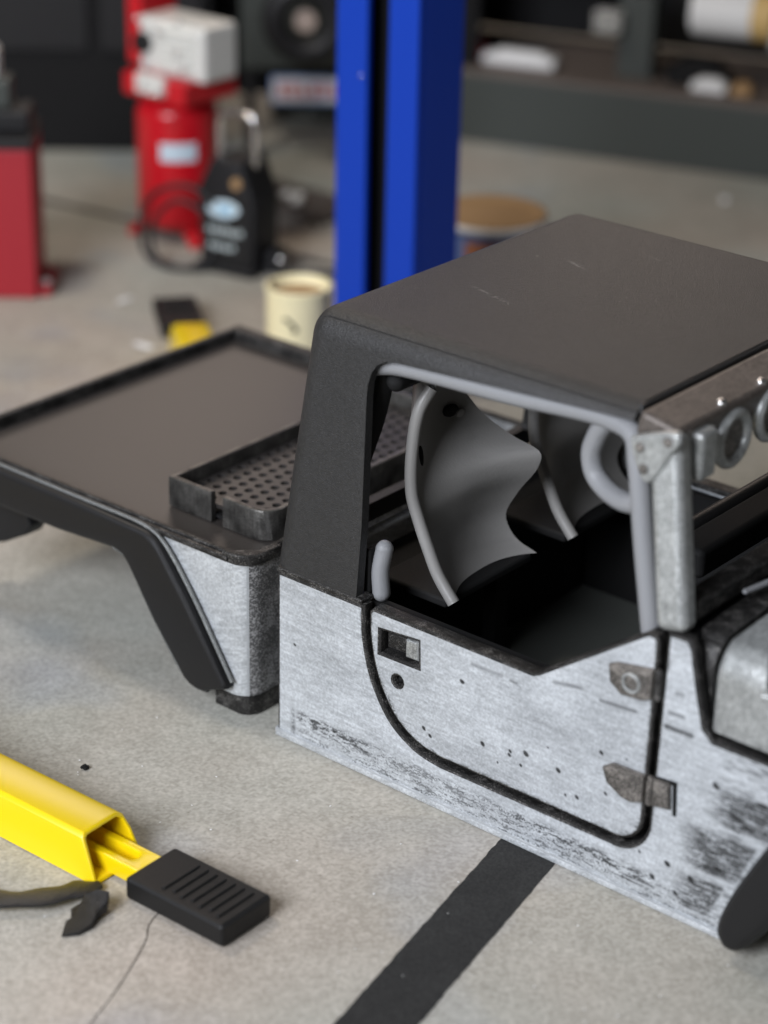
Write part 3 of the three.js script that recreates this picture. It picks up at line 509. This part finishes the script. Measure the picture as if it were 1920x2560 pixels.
{ // air compressor
  const c = thing('air_compressor', 'red upright air compressor tank with silver pump on top', 'air compressor', [-217, 0, -153]);
  const R = 12;
  mesh('tank', new THREE.LatheGeometry([[0, 2.6], [7, 3.2], [10.6, 5], [R, 8], [R, 38], [10.8, 41], [7, 43], [0, 43.6]].map(([a, b]) => new THREE.Vector2(a, b)), 40), M.red, c);
  for (const a of [0.4, 2.5, 4.6]) mesh('foot', beam([Math.cos(a) * 8, 5, Math.sin(a) * 8], [Math.cos(a) * 15, 0.4, Math.sin(a) * 15], 5, 2.4, 0.8, [Math.sin(a), 0, -Math.cos(a)]), M.red, c);
  const tri = new THREE.CylinderGeometry(R + 0.12, R + 0.12, 5.4, 24, 1, true, 0.35, 0.9).translate(0, 28.5, 0);
  mesh('tank_label', tri, mat({ color: lin(0.55, 0.66, 0.74), roughness: 0.5 }), c);
  mesh('platform', bx(-10, 15, 43.4, 50, -10, 12, 0.8), M.red, c);
  mesh('belt_guard', bx(-16, -10, 50, 78, -11, 4, 1), M.red, c);
  const pump = mesh('pump', bx(-7, 19, 50, 66, -6, 8, 1.4), M.silver, c);
  for (let i = 0; i < 6; i++) mesh('cooling_fin', bx(1.2, 15.6, 52 + i * 2.2, 52.8 + i * 2.2, -7, 9.4, 0.3), M.silver, pump);
  mesh('air_filter', new THREE.CylinderGeometry(3, 3, 3, 20).rotateX(Math.PI / 2).translate(-4.4, 58.6, 8.6), M.charcoal, pump);
  mesh('regulator', bx(-3, 8, 45.4, 51, 10.8, 14, 0.8), M.silver, c);
  for (const [x, y, z] of [[-6.5, 65, 8.5], [3, 63, 9.6], [9, 66, 8], [9.6, 58, 9.8], [1, 48.6, 14.2], [7, 46.4, 14.4], [12, 54, 9.8], [-3, 51.6, 10]]) mesh('bolt', new THREE.SphereGeometry(1.0, 12, 10).translate(x, y, z), M.chrome, c);
}
{ // wheeled charger
  const c = thing('battery_charger', 'black wheeled charger box with chrome handle and pale lettering', 'charger', [-184, 0, -144], 0.18);
  mesh('case', extr([[-9, 1.6], [9, 1.6], [9.4, 22], [5, 33], [-4.6, 33], [-9.4, 24]], -7, 7, 1.2), M.charcoal, c);
  mesh('front_panel', bx(-7.4, 7.4, 3, 24, 7.02, 7.4, 0.15), mat({ color: 0xffffff, roughness: 0.45, map: canvasTex(256, 360, (g, w, h) => {
    g.fillStyle = '#151516'; g.fillRect(0, 0, w, h); g.fillStyle = '#cfe2ea'; g.beginPath(); g.ellipse(120, 86, 92, 44, -0.1, 0, 7); g.fill(); g.fillStyle = '#7fb2cf'; g.beginPath(); g.ellipse(128, 88, 44, 20, 0, 0, 7); g.fill();
    g.fillStyle = '#b9c4c4'; for (let i = 0; i < 7; i++) g.fillRect(26 + i * 30, 178 + (i % 3) * 4, 22, 30); for (let i = 0; i < 5; i++) g.fillRect(30 + i * 32, 262 + (i % 2) * 5, 24, 26);
  }) }, 1), c).geometry.attributes.uv.array.set((() => { const g = bx(-7.4, 7.4, 3, 24, 7.02, 7.4, 0.15).toNonIndexed(), o = []; for (let i = 0; i < g.attributes.position.count; i++) o.push((g.attributes.position.getX(i) + 7.4) / 14.8, (g.attributes.position.getY(i) - 3) / 21); return o; })());
  mesh('handle', capTube([[-5.6, 31, 0], [-5.6, 42.4, 0], [-4.4, 44.2, 0], [4.4, 44.2, 0], [5.6, 42.4, 0], [5.6, 31, 0]], 1.15, 60, 10), M.chrome, c);
  for (const s of [-1, 1]) { const w = mesh('wheel', new THREE.CylinderGeometry(4, 4, 2.6, 24).rotateZ(Math.PI / 2).translate(10.6 * s + 1, 4, -2), M.charcoal, c); mesh('hub', new THREE.SphereGeometry(1.5, 12, 10).translate(12 * s + 1, 4, -1.6), M.chrome, w); }
  mesh('base', bx(-10, 10, 0.2, 2.4, -8, 9, 0.8), M.charcoal, c);
  mesh('dial', new THREE.CylinderGeometry(1.6, 1.6, 1, 16).rotateX(Math.PI / 2).translate(4, 27, 7.2), M.tan, c);
  tag(mesh('cable', tube([[-186, 20, -136], [-194, 24, -134], [-203, 21, -130], [-207, 12, -128], [-205, 4, -127], [-198, 1.2, -128], [-190, 1.2, -132], [-186, 6, -136]], 0.9, 80, 8), M.charcoal, scene), 'black cable looping in front of the red tank', 'cable');
  tag(mesh('cable', tube([[-186, 16, -135.5], [-196, 20, -132], [-202, 15, -129], [-203, 8, -127.6], [-199, 2.2, -126.6], [-192, 1.2, -129], [-187, 1.2, -134]], 0.8, 80, 8), M.charcoal, scene), 'second black cable loop lying inside the larger loop', 'cable');
  tag(mesh('hose', tube([[-176, 1.2, -144], [-166, 1.2, -149], [-150, 1.2, -158], [-128, 1.2, -166]], 1.2, 40, 8), M.charcoal, scene), 'black hose on the floor running from the charger towards the blue column', 'hose');
}
{ // red cabinet
  const c = thing('red_cabinet', 'matt red cabinet cut off by the left edge of the picture', 'cabinet', [-215.5, 0, -80], 0.72);
  mesh('carcass', bx(-22, 11.6, 0.1, 42, -20, 2, 0.8), M.redMatt, c);
  mesh('top', bx(-22.4, 12, 42, 45, -20.4, 2.6, 0.6), M.charcoal, c);
  mesh('caster', new THREE.SphereGeometry(2, 12, 10).translate(13.2, 2, -4), M.silver, c);
  mesh('skirt', bx(11.7, 15, 0.1, 3, -18, 0, 0.4), M.redMatt, c);
  const m = thing('bench_machine', 'dark grey machine with pale top on the red cabinet', 'machine', [-215.5, 45.1, -83], 0.72);
  mesh('foot', bx(-14, 9, 0, 6, -14, -1, 1), M.charcoal, m); mesh('neck', bx(-12, 4, 6, 14, -12, -3, 1), M.bench, m); mesh('head', bx(-12, 1, 14, 22, -12, -3, 1.5), M.white, m); mesh('cap', bx(-12, -2, 22, 27, -11, -4, 1), M.drumBlue, m);
}
{ // dark cabinet behind
  const c = thing('black_cabinet', 'tall black cabinet filling the upper left corner', 'cabinet', [-290, 0, -206], 0.72);
  mesh('carcass', bx(-90, 26, 0.1, 130, -34, 0, 1), M.black, c);
  mesh('drawer', bx(-86, -14, 34, 62, 0.1, 1.6, 0.6), M.charcoal, c);
  mesh('drawer', bx(-10, 23, 34, 62, 0.1, 1.6, 0.6), M.charcoal, c);
  mesh('drawer', bx(-86, -14, 66, 118, 0.1, 1.6, 0.6), M.charcoal, c);
  mesh('drawer', bx(-10, 23, 66, 118, 0.1, 1.6, 0.6), M.charcoal, c);
}
{ // long bench with the sign on its end, tools above
  const c = thing('long_bench', 'long low dark green bench across the back right', 'bench', [-222.8, 0, -292.4], 0.295);
  mesh('front_board', bx(-70, 260, 0.1, 23, -3, 0, 0.5), M.bench, c);
  mesh('shelf', bx(-70, 260, 23, 24.6, -60, 0.4, 0.4), M.benchTop, c);
  for (const x of [52, 112]) { const u = mesh('upright', bx(x, x + 12, 24.6, 52, -22, -14, 0.6), M.bench, c); mesh('clamp', bx(x - 7, x + 2, 40, 47, -13.8, -8, 0.8), M.silver, u); for (let i = 0; i < 6; i++) mesh('ridge', bx(x - 7 + i * 1.5, x - 6.2 + i * 1.5, 39.4, 47.6, -8, -7.2, 0.2), M.chrome, u); }
  mesh('table_top', bx(-70, 40, 50, 56, -70, -30, 0.5), M.black, c);
  mesh('brace', bx(-60, 260, 28, 48, -56, -50), M.black, c);
  mesh('back_board', bx(-70, 260, 24.6, 200, -74, -70.5), M.charcoal, c);
}
{
  const at = (x, y, z) => { const a = 0.295; return [-222.8 + x * Math.cos(a) + z * Math.sin(a), y, -292.4 - x * Math.sin(a) + z * Math.cos(a)]; };
  const r = thing('paper_roll', 'white roll with tan end lying on the back bench', 'roll', at(88, 50, -14), 0.295);
  mesh('roll', new THREE.CylinderGeometry(8, 8, 20, 28).rotateZ(Math.PI / 2), M.white, r); mesh('end', new THREE.CylinderGeometry(8.1, 8.1, 7, 28).rotateZ(Math.PI / 2).translate(13.6, 0, 0), mat({ color: lin(0.62, 0.42, 0.16), roughness: 0.6 }), r);
  const bits = [[[18, 24.7, -14], [26, 5, 7], 'white', 'pale crumpled sheet on the back bench shelf'], [[2, 24.7, -13], [6, 7, 6], 'red', 'small red block on the back bench shelf'], [[86, 24.7, -9], [12, 4.4, 6], 'white', 'white part under the roll on the back bench'], [[97, 24.7, -9], [7, 4.4, 6], 'tan', 'tan block beside the white part on the back bench'], [[80, 24.7, -16], [20, 9, 10], 'black', 'black machine part between the bench uprights'], [[40, 56.1, -40], [24, 8, 12], 'benchTop', 'pinkish box on the upper table of the back bench'], [[-20, 56.1, -40], [12, 12, 12], 'redMatt', 'dark red box on the upper table of the back bench']];
  for (const [p, s, m, label] of bits) { const o = thing('bench_part', label, 'part', at(...p), 0.295, 'parts on the back bench'); mesh('block', bx(-s[0] / 2, s[0] / 2, 0, s[1] * 0.7, -s[2] / 2, s[2] / 2, 1), M[m], o); mesh('knob', bx(-s[0] * 0.3, s[0] * 0.35, s[1] * 0.7, s[1], -s[2] * 0.3, s[2] * 0.4, 0.6), M[m], o); }
}
{ // machine with the sign, between tank and column
  const c = thing('tool_stand', 'dark tool stand with a red lettered white sign, left of the blue column', 'stand', [-246, 0, -240], 0.72);
  mesh('upper_box', bx(-20, 26, 29, 62, -26, 0, 1.2), M.bench, c);
  mesh('back_panel', bx(-46, 60, 14, 120, -34, -28, 1), M.black, c);
  mesh('leg', bx(-19, -16, 0.1, 29, -4, -1), M.charcoal, c); mesh('leg', bx(22, 25, 0.1, 29, -4, -1), M.charcoal, c);
  mesh('leg', bx(-19, -16, 0.1, 29, -25, -22), M.charcoal, c); mesh('leg', bx(22, 25, 0.1, 29, -25, -22), M.charcoal, c);
  const g = bx(-10, 15, 18, 27.5, -0.4, 0.3, 0).toNonIndexed();
  const sg = mesh('sign', bx(-10, 15, 19, 28, 3.2, 4.0), mat({ color: 0xffffff, roughness: 0.5, map: canvasTex(384, 140, (q, w, h) => { q.fillStyle = '#7f9cd0'; q.fillRect(0, 0, w, h); q.fillStyle = '#eef0f6'; q.fillRect(12, 12, w - 24, h - 24); q.fillStyle = '#c02038'; for (let i = 0; i < 6; i++) { const x = 42 + i * 52; q.fillRect(x, 40, 38, 60); q.fillStyle = '#eef0f6'; if (i % 3 === 0) q.fillRect(x + 14, 58, 26, 14); else if (i % 3 === 1) q.fillRect(x + 12, 54, 14, 30); else q.fillRect(x + 14, 40, 26, 38); q.fillStyle = '#c02038'; } }) }, 1), c);
  { const p = bx(-10, 15, 19, 28, 3.2, 4.0).toNonIndexed().attributes.position, uv = sg.geometry.attributes.uv; for (let i = 0; i < p.count; i++) uv.setXY(i, (p.getX(i) + 10) / 25, (p.getY(i) - 19) / 9); }
  const t = thing('spare_wheel', 'dark wheel leaning on the tool stand left of the column', 'wheel', [-232, 50, -226], 0.72);
  mesh('tyre', new THREE.TorusGeometry(10, 4, 12, 30), M.charcoal, t); mesh('hub', new THREE.CylinderGeometry(3.4, 3.4, 3, 20).rotateX(Math.PI / 2), mat({ color: lin(0.35, 0.28, 0.24), roughness: 0.4 }), t);
  const b = thing('bolt_pile', 'pale metal bolts on a low brown tray, left of the blue column', 'bolts', [-214, 0, -196]);
  for (const [x, z] of [[0, 0], [4, -1], [7, 3], [-2, 4]]) mesh('bolt', capTube([[x, 3.6, z], [x + 3, 4.6, z + 1]], 1.1, 4, 8), M.silver, b);
  mesh('tray', bx(-16, 22, 0.1, 2.4, -14, 8, 0.5), mat({ color: lin(0.10, 0.085, 0.075), roughness: 0.5 }), b);
}
renderer.render(scene, camera);
